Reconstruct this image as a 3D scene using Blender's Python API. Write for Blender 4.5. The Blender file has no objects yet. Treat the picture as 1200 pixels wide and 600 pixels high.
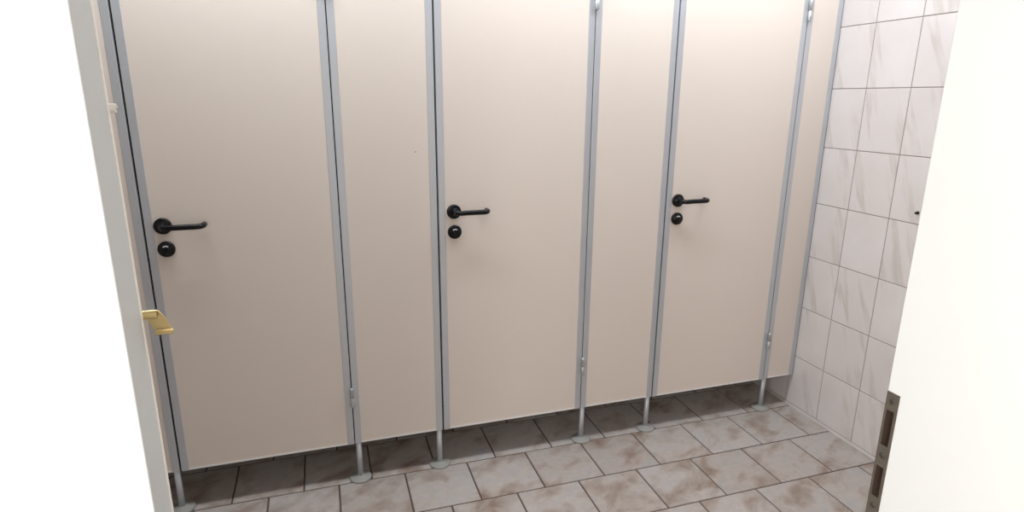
import bpy, bmesh, math, random
from mathutils import Vector, Matrix
random.seed(7)
scn = bpy.context.scene
COL = scn.collection
PI = math.pi

# ---------------------------------------------------------------- measured layout (metres; x along the cubicle front, y into it, z up)
SLIT = [-0.6865, -0.0802, 0.2678, 0.8715, 1.2238, 1.8321]     # the six gaps beside the doors
ROSE_X = [-0.6307, 0.3271, 1.2796]
ROSE_Z, LOCK_Z = 1.0567, 0.9799
PAN_Z0, PAN_Z1 = 0.1645, 2.02
PAN_T = 0.028
STRIP_W = 0.0245
WALL_X = 2.0113
LEFT_X = -1.25
BACK_Y = 1.35
CEIL_Z = 2.52
FR_Y = -1.639                      # room face of the entrance frame
FR_D = 0.042                       # depth of the hinge jamb
FR_RD = 0.17                       # depth of the lock jamb and the wall behind it
FR_L, FR_R = -0.2714, 0.524
HALL_Y = -3.6

# ---------------------------------------------------------------- mesh helpers
def link(o):
    COL.objects.link(o); return o

def obj(name, bm, mat, parent=None, smooth=False, bevel=0, seg=2):
    me = bpy.data.meshes.new(name)
    bmesh.ops.recalc_face_normals(bm, faces=bm.faces)
    bm.to_mesh(me); bm.free()
    me.materials.append(mat)
    if smooth:
        for p in me.polygons: p.use_smooth = True
    o = link(bpy.data.objects.new(name, me))
    if parent:
        o.parent = parent
        o.matrix_parent_inverse = Matrix.Identity(4)
        # meshes are authored in world space: shift them into the parent's space
        p, off = parent, Vector((0, 0, 0))
        while p: off += p.location; p = p.parent
        me.transform(Matrix.Translation(-off))
    if bevel:
        b = o.modifiers.new('bevel', 'BEVEL'); b.width = bevel; b.segments = seg
        b.limit_method = 'ANGLE'; b.angle_limit = math.radians(40)
        b.harden_normals = False
    if smooth and bevel: pass
    return o

def box(bm, x0, x1, y0, y1, z0, z1):
    v = [bm.verts.new(c) for c in ((x0,y0,z0),(x1,y0,z0),(x1,y1,z0),(x0,y1,z0),(x0,y0,z1),(x1,y0,z1),(x1,y1,z1),(x0,y1,z1))]
    for f in ((0,3,2,1),(4,5,6,7),(0,1,5,4),(1,2,6,5),(2,3,7,6),(3,0,4,7)):
        bm.faces.new([v[i] for i in f])

def bbox(x0, x1, y0, y1, z0, z1):
    bm = bmesh.new(); box(bm, x0, x1, y0, y1, z0, z1); return bm

def lathe(bm, prof, origin, axis, seg=40):
    """prof: (radius, height) pairs from one end to the other; axis: direction of height"""
    q = Vector(axis).normalized().to_track_quat('Z', 'Y').to_matrix()
    o = Vector(origin); rings = []
    for r, h in prof:
        if r < 1e-6: rings.append([bm.verts.new(o + q @ Vector((0,0,h)))]); continue
        rings.append([bm.verts.new(o + q @ Vector((r*math.cos(a), r*math.sin(a), h))) for a in (2*PI*i/seg for i in range(seg))])
    for a, b in zip(rings, rings[1:]):
        for i in range(seg):
            j = (i+1) % seg
            f = [a[i % len(a)], a[j % len(a)], b[j % len(b)], b[i % len(b)]]
            u = []
            for w in f:
                if w not in u: u.append(w)
            if len(u) > 2: bm.faces.new(u)
    for r in (rings[0], rings[-1]):
        if len(r) > 2: bm.faces.new(r)

def tube(bm, pts, rad, seg=16, round_end=True):
    pts = [Vector(p) for p in pts]
    rads = rad if isinstance(rad, (list, tuple)) else [rad]*len(pts)
    rings = []; ref = Vector((0, 0, 1))
    for i, p in enumerate(pts):
        t = (pts[min(i+1, len(pts)-1)] - pts[max(i-1, 0)]).normalized()
        if abs(t.dot(ref)) > .95: ref = Vector((1, 0, 0))
        n = (ref - t*ref.dot(t)).normalized(); b = t.cross(n)
        rings.append([bm.verts.new(p + rads[i]*(n*math.cos(a) + b*math.sin(a))) for a in (2*PI*k/seg for k in range(seg))])
    for a, b in zip(rings, rings[1:]):
        for i in range(seg):
            j = (i+1) % seg; bm.faces.new((a[i], a[j], b[j], b[i]))
    bm.faces.new(rings[0]); bm.faces.new(rings[-1])

def voxels(xs, ys, zs, solid):
    """one watertight mesh of the grid cells for which solid(i, j, k) holds"""
    bm = bmesh.new(); V = {}
    nx, ny, nz = len(xs)-1, len(ys)-1, len(zs)-1
    def v(i, j, k):
        if (i, j, k) not in V: V[i, j, k] = bm.verts.new((xs[i], ys[j], zs[k]))
        return V[i, j, k]
    def s(i, j, k): return 0 <= i < nx and 0 <= j < ny and 0 <= k < nz and solid(i, j, k)
    for i in range(nx):
        for j in range(ny):
            for k in range(nz):
                if not s(i, j, k): continue
                if not s(i-1, j, k): bm.faces.new((v(i,j,k), v(i,j,k+1), v(i,j+1,k+1), v(i,j+1,k)))
                if not s(i+1, j, k): bm.faces.new((v(i+1,j,k), v(i+1,j+1,k), v(i+1,j+1,k+1), v(i+1,j,k+1)))
                if not s(i, j-1, k): bm.faces.new((v(i,j,k), v(i+1,j,k), v(i+1,j,k+1), v(i,j,k+1)))
                if not s(i, j+1, k): bm.faces.new((v(i,j+1,k), v(i,j+1,k+1), v(i+1,j+1,k+1), v(i+1,j+1,k)))
                if not s(i, j, k-1): bm.faces.new((v(i,j,k), v(i,j+1,k), v(i+1,j+1,k), v(i+1,j,k)))
                if not s(i, j, k+1): bm.faces.new((v(i,j,k+1), v(i+1,j,k+1), v(i+1,j+1,k+1), v(i,j+1,k+1)))
    return bm

# ---------------------------------------------------------------- materials
def mat(name, col, rough=.5, metal=0., spec=.5, bump=0., bscale=400., mottle=0., mscale=3., rvar=0.):
    m = bpy.data.materials.new(name); m.use_nodes = True
    N, L = m.node_tree.nodes, m.node_tree.links
    b = N['Principled BSDF']
    b.inputs['Roughness'].default_value = rough; b.inputs['Metallic'].default_value = metal
    b.inputs['Specular IOR Level'].default_value = spec
    b.inputs['Base Color'].default_value = (*col, 1)
    tc = N.new('ShaderNodeTexCoord')
    if mottle:
        n = N.new('ShaderNodeTexNoise'); n.inputs['Scale'].default_value = mscale; n.inputs['Detail'].default_value = 5
        L.new(tc.outputs['Object'], n.inputs['Vector'])
        r = N.new('ShaderNodeMix'); r.data_type = 'RGBA'
        r.inputs[6].default_value = (*[c*(1-mottle) for c in col], 1); r.inputs[7].default_value = (*[min(1, c*(1+mottle)) for c in col], 1)
        L.new(n.outputs['Fac'], r.inputs[0]); L.new(r.outputs[2], b.inputs['Base Color'])
    if bump:
        n = N.new('ShaderNodeTexNoise'); n.inputs['Scale'].default_value = bscale; n.inputs['Detail'].default_value = 3
        L.new(tc.outputs['Object'], n.inputs['Vector'])
        u = N.new('ShaderNodeBump'); u.inputs['Strength'].default_value = bump; u.inputs['Distance'].default_value = .001
        L.new(n.outputs['Fac'], u.inputs['Height']); L.new(u.outputs['Normal'], b.inputs['Normal'])
    return m

M = {}
M['laminate'] = mat('cream laminate', (.80, .715, .64), .40, spec=.4, bump=.05, bscale=900, mottle=.02, mscale=2)
M['edging'] = mat('pale edge band', (.90, .89, .86), .35)
M['alu'] = mat('anodised aluminium', (.61, .635, .67), .48, metal=.6, bump=.03, bscale=600)
M['steel'] = mat('satin steel', (.55, .57, .58), .42, metal=.9)
M['foot'] = mat('grey nylon foot', (.33, .325, .30), .6)
M['dark_gap_strip'] = mat('black gap and wall seal strip', (.012, .014, .02), .7)
M['nylon'] = mat('black nylon', (.004, .004, .005), .25, spec=.3)
M['window'] = mat('white indicator', (.8, .8, .78), .3)
M['frame'] = mat('white painted frame', (.63, .645, .64), .38, mottle=.015, mscale=6)
M['seal'] = mat('cream frame edge', (.88, .84, .78), .4)
M['brass'] = mat('brass', (.60, .47, .23), .36, metal=.85)
M['plate'] = mat('tarnished strike plate', (.088, .074, .058), .6, metal=.2, mottle=.35, mscale=60)
M['screw'] = mat('dark screw', (.05, .042, .034), .5, metal=.3)
M['pocket'] = mat('brown pocket with recess shade', (.06, .035, .024), .85)  # brownish lining, shade of the recess put into its dark colour
M['paint'] = mat('white wall paint', (.84, .83, .81), .7, bump=.15, bscale=120)
M['ceil'] = mat('white ceiling paint', (.72, .70, .68), .8)
M['roomwall'] = mat('beige wall', (.46, .41, .37), .6)
M['wallgrout'] = mat('grey brown wall grout', (.30, .255, .235), .85)
M['floorgrout'] = mat('dark brown floor grout', (.105, .075, .062), .9, mottle=.2, mscale=20)
M['caulk'] = mat('pale grey caulk', (.54, .50, .47), .55)
M['black'] = mat('black plastic', (.012, .011, .011), .5)
M['mark'] = mat('brown chip', (.16, .11, .08), .7)

def tile_mat(name, kind):
    m = bpy.data.materials.new(name); m.use_nodes = True
    N, L = m.node_tree.nodes, m.node_tree.links
    b = N['Principled BSDF']; g = N.new('ShaderNodeNewGeometry'); tc = N.new('ShaderNodeTexCoord')
    def mth(op, a, v):
        n = N.new('ShaderNodeMath'); n.operation = op
        if hasattr(a, 'node'): L.new(a, n.inputs[0])
        else: n.inputs[0].default_value = a
        if hasattr(v, 'node'): L.new(v, n.inputs[1])
        else: n.inputs[1].default_value = v
        return n.outputs[0]
    def noise(scale, wmul, detail=5, rough=.55, vec=None, dist=0.):
        n = N.new('ShaderNodeTexNoise'); n.noise_dimensions = '4D'
        n.inputs['Scale'].default_value = scale; n.inputs['Detail'].default_value = detail; n.inputs['Roughness'].default_value = rough
        n.inputs['Distortion'].default_value = dist
        L.new(vec or tc.outputs['Object'], n.inputs['Vector']); L.new(mth('MULTIPLY', g.outputs['Random Per Island'], wmul), n.inputs['W'])
        return n.outputs['Fac']
    def ramp(fac, *st):
        r = N.new('ShaderNodeValToRGB'); e = r.color_ramp.elements
        while len(e) < len(st): e.new(.5)
        for q, (p, c) in zip(e, st): q.position = p; q.color = (*c, 1)
        L.new(fac, r.inputs[0]); return r.outputs[0]
    def mix(fac, a, c, mode='MIX'):
        n = N.new('ShaderNodeMix'); n.data_type = 'RGBA'; n.blend_type = mode
        if hasattr(fac, 'node'): L.new(fac, n.inputs[0])
        else: n.inputs[0].default_value = fac
        for s, x in ((6, a), (7, c)):
            if hasattr(x, 'node'): L.new(x, n.inputs[s])
            else: n.inputs[s].default_value = (*x, 1)
        return n.outputs[2]
    def mapping(rot, sc):
        n = N.new('ShaderNodeMapping'); n.vector_type = 'TEXTURE'; n.inputs['Rotation'].default_value = rot; n.inputs['Scale'].default_value = sc
        L.new(tc.outputs['Object'], n.inputs['Vector']); return n.outputs[0]
    if kind == 'floor':
        big = noise(7, 37, 3, .5, mapping((0, 0, .6), (1, .6, 1)), .4)
        fine = noise(38, 91, 6, .6)
        c = ramp(big, (.27, (.25, .18, .145)), (.41, (.365, .32, .288)), (.53, (.46, .425, .405)), (.72, (.425, .425, .43)))
        c = mix(.35, c, ramp(fine, (.3, (.30, .25, .22)), (.7, (.70, .66, .62))), 'SOFT_LIGHT')
        tone = ramp(g.outputs['Random Per Island'], (0, (.90, .86, .83)), (.5, (1., .98, .96)), (1, (1.0, 1.0, 1.0)))
        c = mix(1., c, tone, 'MULTIPLY')
        b.inputs['Roughness'].default_value = .5; h = fine; bs = .25
        b.inputs['Specular IOR Level'].default_value = .4
    else:
        va = noise(2.4, 53, 3, .5, mapping((-.33, 0, 0), (1, .17, 1.5)), .5)
        vb = noise(7, 29, 4, .6, mapping((-.4, 0, 0), (1, .6, 1.2)))
        cloud = noise(5, 71, 3)
        base = ramp(cloud, (.3, (.69, .645, .625)), (.7, (.75, .715, .70)))
        v1 = ramp(va, (.545, (0, 0, 0)), (.60, (1, 1, 1)), (.66, (.3, .3, .3)), (.8, (.1, .1, .1)))
        v2 = ramp(vb, (.38, (.1, .1, .1)), (.62, (.85, .85, .85)))
        fac = mix(1., v1, v2, 'MULTIPLY')
        c = mix(fac, base, (.58, .525, .49))
        b.inputs['Roughness'].default_value = .22; h = cloud; bs = .03
        b.inputs['Specular IOR Level'].default_value = .4
    L.new(c, b.inputs['Base Color'])
    u = N.new('ShaderNodeBump'); u.inputs['Strength'].default_value = bs; u.inputs['Distance'].default_value = .002
    L.new(h, u.inputs['Height']); L.new(u.outputs['Normal'], b.inputs['Normal'])
    return m
M['floortile'] = tile_mat('mottled stone floor tile', 'floor')
M['walltile'] = tile_mat('veined white wall tile', 'wall')

# ---------------------------------------------------------------- tagging
def thing(name, label, cat, loc, group=None):
    o = link(bpy.data.objects.new(name, None)); o.location = loc
    o.empty_display_size = .1
    o['label'] = label; o['category'] = cat; o['kind'] = 'thing'
    if group: o['group'] = group
    return o
def struct(name, bm, m, **k):
    o = obj(name, bm, m, **k); o['kind'] = 'structure'; return o
def child(name, bm, m, parent, label=None, **k):
    o = obj(name, bm, m, parent, **k)
    if label: o['label'] = label
    return o

# ---------------------------------------------------------------- the setting
def chamfer_tile(bm, P, ax, ay, n, w, h, t, c):
    """a tile: rectangle w x h at corner P along ax, ay, thickness t along n, chamfer c on the face edge"""
    def ring(i, d): return [bm.verts.new(P + ax*x + ay*y + n*d) for x, y in ((i, i), (w-i, i), (w-i, h-i), (i, h-i))]
    r = [ring(0, 0), ring(0, t-c), ring(c*.35, t-c*.3), ring(c, t)]
    for a, b in zip(r, r[1:]):
        for i in range(4): bm.faces.new((a[i], a[(i+1) % 4], b[(i+1) % 4], b[i]))
    bm.faces.new(r[-1])

# floor: grout bed, tiles in running bond on top of it as one surface
bm = bmesh.new()
box(bm, LEFT_X-.1, WALL_X+.1, HALL_Y-.1, BACK_Y+.1, -.06, -.003)
floor = struct('floor', bm, M['floorgrout'])
bm = bmesh.new()
TX, TY, G = .2555, .2500, .0060
R1 = -.0098
OFF = {-1: -.5357, 0: -.4061, 1: -.5224, 2: -.3938}        # joint positions of the rows the photo shows
for row in range(-6, 15):
    y1 = R1 - row*TY; y0 = y1 - TY
    if y1 < HALL_Y or y0 > BACK_Y: continue
    o = OFF.get(row, (-.4061 if row % 2 == 0 else -.5290))
    k0 = math.floor((LEFT_X - o)/TX)
    for k in range(k0, k0+16):
        x0 = max(o + k*TX, LEFT_X); x1 = min(o + (k+1)*TX, WALL_X - .0035)
        if x1 - x0 < .015: continue
        yy0, yy1 = max(y0, HALL_Y), min(y1, BACK_Y)
        d = random.uniform(-.0004, .0004)
        chamfer_tile(bm, Vector((x0+G/2, yy0+G/2, -.004)), Vector((1,0,0)), Vector((0,1,0)), Vector((0,0,1)), x1-x0-G, yy1-yy0-G, .004+d, .0028)
t = child('floor_tiles', bm, M['floortile'], floor); t['label'] = 'beige brown mottled square floor tiles'

# right wall: tiled
TW, TH, WG = .1988, .2511, .0032
WY0, WZ0 = -.1725, .258
bm = bmesh.new(); box(bm, WALL_X+.0015, WALL_X+.13, FR_Y-FR_RD, BACK_Y+.1, -.003, CEIL_Z)
wall_right = struct('wall_right', bm, M['wallgrout'])
bm = bmesh.new()
for r in range(-1, 10):
    z0 = WZ0 + (r)*TH if r >= 0 else .010
    z1 = WZ0 + (r+1)*TH if r >= 0 else WZ0
    z1 = min(z1, CEIL_Z-.002)
    if z1-z0 < .02: continue
    for c in range(-8, 9):
        ya = WY0 - (c+1)*TW; yb = WY0 - c*TW
        ya = max(ya, FR_Y+.001); yb = min(yb, BACK_Y)
        if yb-ya < .02: continue
        chamfer_tile(bm, Vector((WALL_X+.004, ya+WG/2, z0+WG/2)), Vector((0,1,0)), Vector((0,0,1)), Vector((-1,0,0)), yb-ya-WG, z1-z0-WG, .004, .0014)
t = child('wall_tiles', bm, M['walltile'], wall_right); t['label'] = 'white wall tiles with faint brown veins'
PLUG_Y, PLUG_Z = -.4880, 1.0553
# a small dark peg in the tile beside the entrance
bm = bmesh.new()
lathe(bm, [(.0065, 0), (.0065, .004), (.0045, .006), (.0045, .012), (.0030, .014), (0, .0145)], (WALL_X, PLUG_Y, PLUG_Z), (-1, 0, 0), 20)
child('wall_plug', bm, M['black'], wall_right, 'small black plug in a wall tile', smooth=True)

# caulk bead between floor and right wall
bm = bmesh.new()
prof = [(WALL_X-.007, 0), (WALL_X-.0045, .0025), (WALL_X-.0022, .006), (WALL_X-.0005, .010), (WALL_X+.003, .010), (WALL_X+.003, -.002), (WALL_X-.007, -.002)]
a = [bm.verts.new((x, FR_Y, z)) for x, z in prof]; b = [bm.verts.new((x, BACK_Y, z)) for x, z in prof]
for i in range(len(prof)): bm.faces.new((a[i], a[(i+1) % len(a)], b[(i+1) % len(a)], b[i]))
bm.faces.new(a); bm.faces.new(b)
struct('trim_1', bm, M['caulk'])

M['backtile'] = mat('grey cubicle back wall', (.22, .20, .185), .5)
struct('wall_back', bbox(LEFT_X-.1, WALL_X+.13, BACK_Y, BACK_Y+.1, -.003, CEIL_Z), M['backtile'])
struct('wall_left', bbox(LEFT_X-.1, LEFT_X, FR_Y-.003, BACK_Y, -.003, CEIL_Z), M['roomwall'])
struct('wall_hallleft', bbox(LEFT_X-.1, LEFT_X, HALL_Y, FR_Y-.003, -.003, CEIL_Z), M['paint'])
struct('ceiling', bbox(LEFT_X-.1, WALL_X+.13, HALL_Y-.1, BACK_Y+.1, CEIL_Z, CEIL_Z+.08), M['ceil'])
struct('wall_hall', bbox(LEFT_X-.1, WALL_X+.13, HALL_Y-.1, HALL_Y, -.003, CEIL_Z), M['paint'])
struct('wall_hallside', bbox(WALL_X, WALL_X+.13, HALL_Y, FR_Y-FR_RD, -.003, CEIL_Z), M['paint'])
# wall with the entrance opening, the frame sits in it
CW = .078; CWL = .26; HEAD = 2.03
xs = [LEFT_X, FR_L-CWL, FR_R+CW, WALL_X+.0015]; ys = [FR_Y-FR_RD, FR_Y-FR_D+.001, FR_Y-.003]; zs = [-.003, HEAD+CW, CEIL_Z]
struct('wall_front', voxels(xs, ys, zs, lambda i, j, k: not (i == 1 and k == 0) and (j == 1 or i == 2)), M['paint'])
wf = bpy.data.objects['wall_front'].data; wf.materials.append(M['roomwall'])
for p in wf.polygons:
    if p.normal.y > .9: p.material_index = 1

# entrance frame: two jambs and a head; the right jamb has two lock pockets
SP_T, SP_B = 1.1135, .9365
SPH = SP_T - SP_B
def sz(f): return SP_T - f*SPH
P1 = (sz(.42), sz(.13)); P2 = (sz(.835), sz(.575))
PY0, PY1 = FR_Y-.0150, FR_Y-.0022
xs = [FR_L-CWL, FR_L, FR_R, FR_R+.022, FR_R+CW]
ys = [FR_Y-FR_RD, FR_Y-FR_D, PY0, PY1, FR_Y]
zs = [-.002, P2[0], P2[1], P1[0], P1[1], HEAD, HEAD+CW]
def solid(i, j, k):
    if i == 1: return k == 5
    if j == 0: return i >= 2
    if i == 2 and j == 2 and k in (1, 3): return False
    return True
door_1 = struct('door_1', voxels(xs, ys, zs, solid), M['frame'], bevel=.0012, seg=2)
# pale rounded edge along the hinge jamb
bm = bmesh.new()
tube(bm, [(FR_L-.0005, FR_Y+.0005, 0), (FR_L-.0005, FR_Y+.0005, HEAD)], .0015, 14)
child('edge_bead', bm, M['seal'], door_1, smooth=True)
# strike plate with two cut-outs
yw = [FR_Y-.0178, PY0+.0013, PY1-.0013, FR_Y-.0003]
zz = [SP_B, P2[0]+.0013, P2[1]-.0013, P1[0]+.0013, P1[1]-.0013, SP_T]
bm = voxels([FR_R-.0007, FR_R+.0003], yw, zz, lambda i, j, k: not (j == 1 and k in (1, 3)))
sp = child('strike_plate', bm, M['plate'], door_1, 'dark tarnished metal strike plate with two openings', bevel=.0003, seg=1)
for f in (.065, .49, .905):
    bm = bmesh.new()
    lathe(bm, [(.0036, -.001), (.0036, .0008), (.0028, .0014), (0, .0014)], (FR_R-.0005, FR_Y-.0088, sz(f)), (-1, 0, 0), 18)
    child('screw', bm, M['screw'], sp)
for a_, b_ in (P1, P2):
    bm = bmesh.new()
    x0, x1 = FR_R+.0005, FR_R+.0215
    e = .0006
    v = [bm.verts.new(c) for c in ((x0,PY0+e,a_+e),(x1,PY0+e,a_+e),(x1,PY1-e,a_+e),(x0,PY1-e,a_+e),(x0,PY0+e,b_-e),(x1,PY0+e,b_-e),(x1,PY1-e,b_-e),(x0,PY1-e,b_-e))]
    for f in ((0,1,2,3),(4,5,6,7),(0,1,5,4),(2,3,7,6),(1,2,6,5)): bm.faces.new([v[i] for i in f])
    child('bolt_pocket', bm, M['pocket'], sp)
# tiny torn chip of the frame edge at the plate's top corner is left to the bevel

# brass catch on the hinge jamb: a bent strap with a rolled lip at each end
def strap(bm, path, x_of, w, th):
    """ribbon: path of (y, z), x_of(i) left edge, width w along x, thickness th"""
    n = len(path); rows = []
    for i, (y, z) in enumerate(path):
        p0 = path[max(i-1, 0)]; p1 = path[min(i+1, n-1)]
        t = Vector((p1[0]-p0[0], p1[1]-p0[1])).normalized(); nn = Vector((-t.y, t.x))
        x = x_of(i)
        rows.append([bm.verts.new((x + dx, y + nn.x*s*th/2, z + nn.y*s*th/2)) for dx, s in ((0, 1), (w, 1), (w, -1), (0, -1))])
    for a, b in zip(rows, rows[1:]):
        for i in range(4): bm.faces.new((a[i], a[(i+1) % 4], b[(i+1) % 4], b[i]))
    bm.faces.new(rows[0]); bm.faces.new(rows[-1])
zc = 1.2985
path = []
for k in range(9):                                        # rolled upper lip
    a = math.radians(-60 + k*30); path.append((FR_Y-.004 + .0034*math.cos(PI-a)*1.0, zc - .0034 + .0034*math.sin(a)))
path = [(FR_Y+.004 - .003*math.cos(math.radians(a)), zc-.003 + .003*math.sin(math.radians(a))) for a in range(-60, 91, 25)]
path += [(FR_Y+.0045+.0003*k, zc - .0008*k - .00035*k*k*.35) for k in range(1, 10)]
yl, zl = path[-1]
path += [(yl - .0028 + .0028*math.cos(math.radians(a)), zl + .0028*math.sin(math.radians(a))) for a in range(0, -151, -25)]
n = len(path)
bm = bmesh.new(); strap(bm, path, lambda i: FR_L-.002 + .0085*max(0, min(1, (i-6)/10)), .0125, .0013)
child('brass_catch', bm, M['brass'], door_1, 'small bent brass catch', smooth=False)
# white painted stop higher up on the same jamb
bm = bmesh.new()
path = [(FR_Y+.0035 - .0025*math.cos(math.radians(a)), 1.4555-.0025 + .0025*math.sin(math.radians(a))) for a in range(-90, 181, 30)]
strap(bm, path, lambda i: FR_L-.0010, .0055, .0014)
child('painted_stop', bm, M['seal'], door_1)

# ---------------------------------------------------------------- the cubicle front
YF, YB = 0.0, PAN_T
def edge_strip(bm, x0, x1, z0, z1):
    """aluminium edge profile wrapping a board, with a shallow lip along each long side"""
    box(bm, x0, x1, YF-.0012, YB+.0012, z0, z1)

def post_parts(root, x, side):
    """round leg under the edge profile and its floor flange"""
    bm = bmesh.new()
    lathe(bm, [(.0112, 0), (.0112, PAN_Z0+.004)], (x, .0125, .006), (0, 0, 1), 28)
    p = child('leg', bm, M['alu'], root, smooth=False)
    for f in p.data.polygons: f.use_smooth = len(f.vertices) == 4
    bm = bmesh.new()
    lathe(bm, [(.0425, 0), (.0425, .004), (.041, .0065), (.036, .0085), (.018, .0105), (.0155, .0135), (.0113, .0140)], (x, .0125, .0005), (0, 0, 1), 48)
    f = child('foot_flange', bm, M['foot'], p, 'grey round floor flange', smooth=True)

GAP_LOCK, GAP_HINGE = .0031, .0018
def gap(i): return GAP_LOCK if i % 2 == 0 else GAP_HINGE

def fixed_panel(x0, x1, left, right, label, loc_x, posts):
    root = thing('cubicle_screen', label, 'partition panel', (loc_x, PAN_T/2, 0), 'fixed panels of the cubicle front')
    a = x0 + (STRIP_W if left else 0); b = x1 - (STRIP_W if right else 0)
    child('board', bbox(a-.0005, b+.0005, YF, YB, PAN_Z0, PAN_Z1), M['laminate'], root, bevel=.0008)
    child('bottom_edging', bbox(a, b, YF-.0006, YB+.0006, PAN_Z0-.002, PAN_Z0+.0052), M['edging'], root, bevel=.0006)
    for flag, c0, c1 in ((left, x0, x0+STRIP_W), (right, x1-STRIP_W, x1)):
        if flag:
            child('edge_profile', bbox(c0, c1, YF-.0014, YB+.0014, PAN_Z0-.0025, PAN_Z1), M['alu'], root, bevel=.0012)
            # black strip added inside the door gap to block light and keep it dark
            if flag == 'dark_gap_strip':
                g0, g1 = (c1, c1+.0050) if c1 == x1 else (c0-.0033, c0)
                child('dark_gap_strip', bbox(g0, g1, .011, YB, PAN_Z0, PAN_Z1), M['dark_gap_strip'], root)
    if right is True: child('dark_gap_strip', bbox(x1, x1+.0036, .0015, YB, PAN_Z0, PAN_Z1), M['dark_gap_strip'], root)  # here the strip is the seal against the tiled wall
    for px in posts: post_parts(root, px, 0)
    return root

def door(i, label):
    xl, xr = SLIT[2*i] + GAP_LOCK, SLIT[2*i+1] - GAP_HINGE
    cx = (xl + xr)/2
    root = thing('cubicle_door', label, 'door', (cx, PAN_T/2, PAN_Z0), 'cubicle doors')
    z0 = PAN_Z0 - .003
    child('door_leaf', bbox(xl+STRIP_W-.0005, xr-STRIP_W+.0005, YF, YB, z0+.002, PAN_Z1), M['laminate'], root, bevel=.0008)
    child('bottom_edging', bbox(xl+STRIP_W, xr-STRIP_W, YF-.0006, YB+.0006, z0, z0+.0075), M['edging'], root, bevel=.0006)
    child('edge_profile', bbox(xl, xl+STRIP_W, YF-.0014, .0098, z0-.001, PAN_Z1), M['alu'], root, bevel=.0012)
    child('edge_profile', bbox(xr-STRIP_W, xr, YF-.0014, .0098, z0-.001, PAN_Z1), M['alu'], root, bevel=.0012)
    # lever handle: round rose, neck, grip that bends back to the door
    rx = ROSE_X[i]
    h = child('lever_handle', lever_mesh(rx), M['nylon'], root, 'black lever handle', smooth=True)
    bm = bmesh.new()
    lathe(bm, [(.0268, 0), (.0268, .006), (.0258, .0085), (.0235, .0097), (.0125, .0102), (.0118, .013), (.0, .013)], (rx, YF, ROSE_Z), (0, -1, 0), 48)
    child('rose', bm, M['nylon'], h, smooth=True)
    # privacy lock: domed rose with a white indicator window and a coin slot
    bm = bmesh.new(); lx = rx + .0015
    lathe(bm, [(.0262, 0), (.0262, .006), (.0252, .0088), (.0225, .0105), (.0170, .0115), (.0165, .0125), (.0, .0128)], (lx, YF, LOCK_Z), (0, -1, 0), 48)
    lk = child('lock_rose', bm, M['nylon'], root, 'round black privacy lock', smooth=True)
    bm = bmesh.new()
    n = 12; a0, a1 = math.radians(50), math.radians(130)
    ri, ro, yy = .0098, .0138, YF-.0131
    fr = [[bm.verts.new((lx + r*math.cos(a0+(a1-a0)*k/n), y, LOCK_Z + r*math.sin(a0+(a1-a0)*k/n))) for k in range(n+1)] for r in (ri, ro) for y in (yy, YF-.011)]
    fi, bi, fo, bo = fr
    for k in range(n):
        bm.faces.new((fi[k], fi[k+1], fo[k+1], fo[k])); bm.faces.new((fo[k], fo[k+1], bo[k+1], bo[k])); bm.faces.new((fi[k], bi[k], bi[k+1], fi[k+1]))
    for k in (0, n): bm.faces.new((fi[k], fo[k], bo[k], bi[k]))
    child('indicator_window', bm, M['window'], lk, 'small white indicator window')
    bm = bmesh.new()
    lathe(bm, [(.0078, 0), (.0078, .0026), (.0068, .0034), (0, .0034)], (lx, YF-.0122, LOCK_Z), (0, -1, 0), 24)
    child('coin_slot', bm, M['nylon'], lk)
    # two barrel hinges on the gap
    for (a, b) in ((.322, .402), (1.779, 1.862)):
        hx = SLIT[2*i+1] + .0005
        bm = bmesh.new(); mid = (a+b)/2; r = .0078
        lathe(bm, [(r*.55, a), (r*.9, a+.002), (r, a+.005), (r, mid-.0008), (r*.9, mid-.0003)], (hx, YF-.0096, 0), (0, 0, 1), 24)
        lathe(bm, [(r*.9, mid+.0003), (r, mid+.0008), (r, b-.005), (r*.9, b-.002), (r*.55, b)], (hx, YF-.0096, 0), (0, 0, 1), 24)
        hg = child('hinge', bm, M['steel'], root, smooth=False)
        for f in hg.data.polygons: f.use_smooth = len(f.vertices) == 4
    return root

def lever_mesh(rx):
    """neck out of the rose, quarter bend, straight grip, bend back towards the door"""
    bm = bmesh.new(); R = .0215; out = .047; L = .123
    pts = [(rx, YF-.008, ROSE_Z), (rx, YF-.018, ROSE_Z), (rx, YF-out+R, ROSE_Z)]
    for k in range(1, 8):
        a = PI/2*k/7; pts.append((rx + R - R*math.cos(a), YF-out+R - R*math.sin(a), ROSE_Z + .0005*k/7))
    for k in range(1, 5): pts.append((rx + R + (L-2*R)*k/5, YF-out, ROSE_Z + .001))
    for k in range(0, 8):
        a = PI/2*k/7; pts.append((rx + L - R + R*math.sin(a), YF-out + R - R*math.cos(a), ROSE_Z + .001))
    pts.append((rx + L, YF-.014, ROSE_Z + .001)); pts.append((rx + L, YF-.0085, ROSE_Z + .001)); pts.append((rx + L, YF-.0070, ROSE_Z + .001))
    n = len(pts); tube(bm, pts, [.0092]*(n-1) + [.0075], 20)
    return bm

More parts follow.
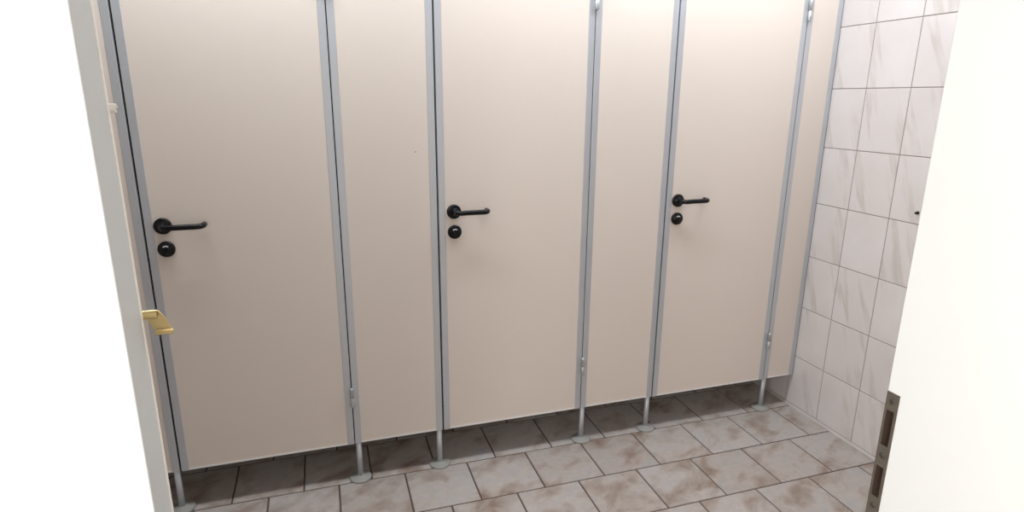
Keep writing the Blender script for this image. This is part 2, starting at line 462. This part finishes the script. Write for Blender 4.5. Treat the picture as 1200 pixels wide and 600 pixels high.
p0 = fixed_panel(LEFT_X+.001, SLIT[0]-GAP_LOCK, False, 'dark_gap_strip', 'cream panel mostly hidden behind the white entrance frame with a brass catch', -.93, [SLIT[0]-GAP_LOCK-STRIP_W/2])
p1 = fixed_panel(SLIT[1]+GAP_HINGE, SLIT[2]-GAP_LOCK, 'dark_gap_strip', 'dark_gap_strip', 'cream fixed panel with a tiny dark chip, beside the leftmost cubicle door', (SLIT[1]+SLIT[2])/2, [SLIT[1]+GAP_HINGE+STRIP_W/2, SLIT[2]-GAP_LOCK-STRIP_W/2])
p2 = fixed_panel(SLIT[3]+GAP_HINGE, SLIT[4]-GAP_LOCK, 'dark_gap_strip', 'dark_gap_strip', 'clean cream fixed panel between the middle cubicle door and the one nearest the tiles', (SLIT[3]+SLIT[4])/2, [SLIT[3]+GAP_HINGE+STRIP_W/2, SLIT[4]-GAP_LOCK-STRIP_W/2])
p3 = fixed_panel(SLIT[5]+GAP_HINGE, WALL_X-.004, 'dark_gap_strip', True, 'slim cream end panel fixed against the white tiled wall', (SLIT[5]+WALL_X)/2, [SLIT[5]+GAP_HINGE+STRIP_W/2])
bm = bmesh.new(); lathe(bm, [(.0016, 0), (.0014, .0004), (0, .0005)], (.1932, YF, 1.278), (0, -1, 0), 10)
bmesh.ops.scale(bm, vec=(1, 1, 1.9), verts=bm.verts, space=Matrix.Translation((-.1932, 0, -1.278)))
child('chip', bm, M['mark'], p1, 'tiny dark chip')

door(0, 'cream cubicle door nearest the white entrance frame with the brass catch')
door(1, 'middle one of the three cream cubicle doors')
door(2, 'cream cubicle door nearest the white tiled wall')

# ---------------------------------------------------------------- light
def area(name, loc, target, sx, sy, power, col):
    l = bpy.data.lights.new(name, 'AREA'); l.shape = 'RECTANGLE'; l.size = sx; l.size_y = sy; l.energy = power; l.color = col
    o = link(bpy.data.objects.new(name, l)); o.location = loc
    o.rotation_euler = (Vector(target)-Vector(loc)).to_track_quat('-Z', 'Y').to_euler()
    return o
for x, y, pw, c in ((-.5, -.27, 10.8, (.95, 1, 1.05)), (.2, -.35, 6.2, (.96, 1, 1.05)), (.9, -.33, 8.2, (.92, 1.0, 1.09)), (1.6, -.45, 8.7, (.95, 1, 1.06))):
    area('ceiling_tube_light', (x, y, CEIL_Z-.06), (x, y, 0), .7, .14, pw, c)
area('hall_fill_light', (-.95, HALL_Y+.02, 1.5), (-.2, -1.6, 1.0), .5, 1.2, 34, (1, .955, .92))  # added fill aimed through the doorway to brighten the panels, no window there
area('hall_side_window_light', (LEFT_X+.02, -2.4, 1.45), (.6, -2.1, 1.1), .6, 1.2, 54, (1, .965, .935))

w = bpy.data.worlds.new('world'); scn.world = w; w.use_nodes = True
w.node_tree.nodes['Background'].inputs[0].default_value = (.9, .95, 1, 1)
w.node_tree.nodes['Background'].inputs[1].default_value = .05

# ---------------------------------------------------------------- camera
cam = bpy.data.cameras.new('camera'); co = link(bpy.data.objects.new('camera', cam))
cam.sensor_fit = 'HORIZONTAL'; cam.sensor_width = 36; cam.lens = 698.52*36/1200
cam.clip_start = .02
co.location = (-0.12996, -2.14103, 1.46116); co.rotation_mode = 'XYZ'
co.rotation_euler = (1.3134703, -0.0069522, -0.3078146)
scn.camera = co
vs = scn.view_settings
vs.view_transform = 'Standard'; vs.look = 'None'; vs.gamma = 1; vs.use_curve_mapping = False; vs.exposure = 0
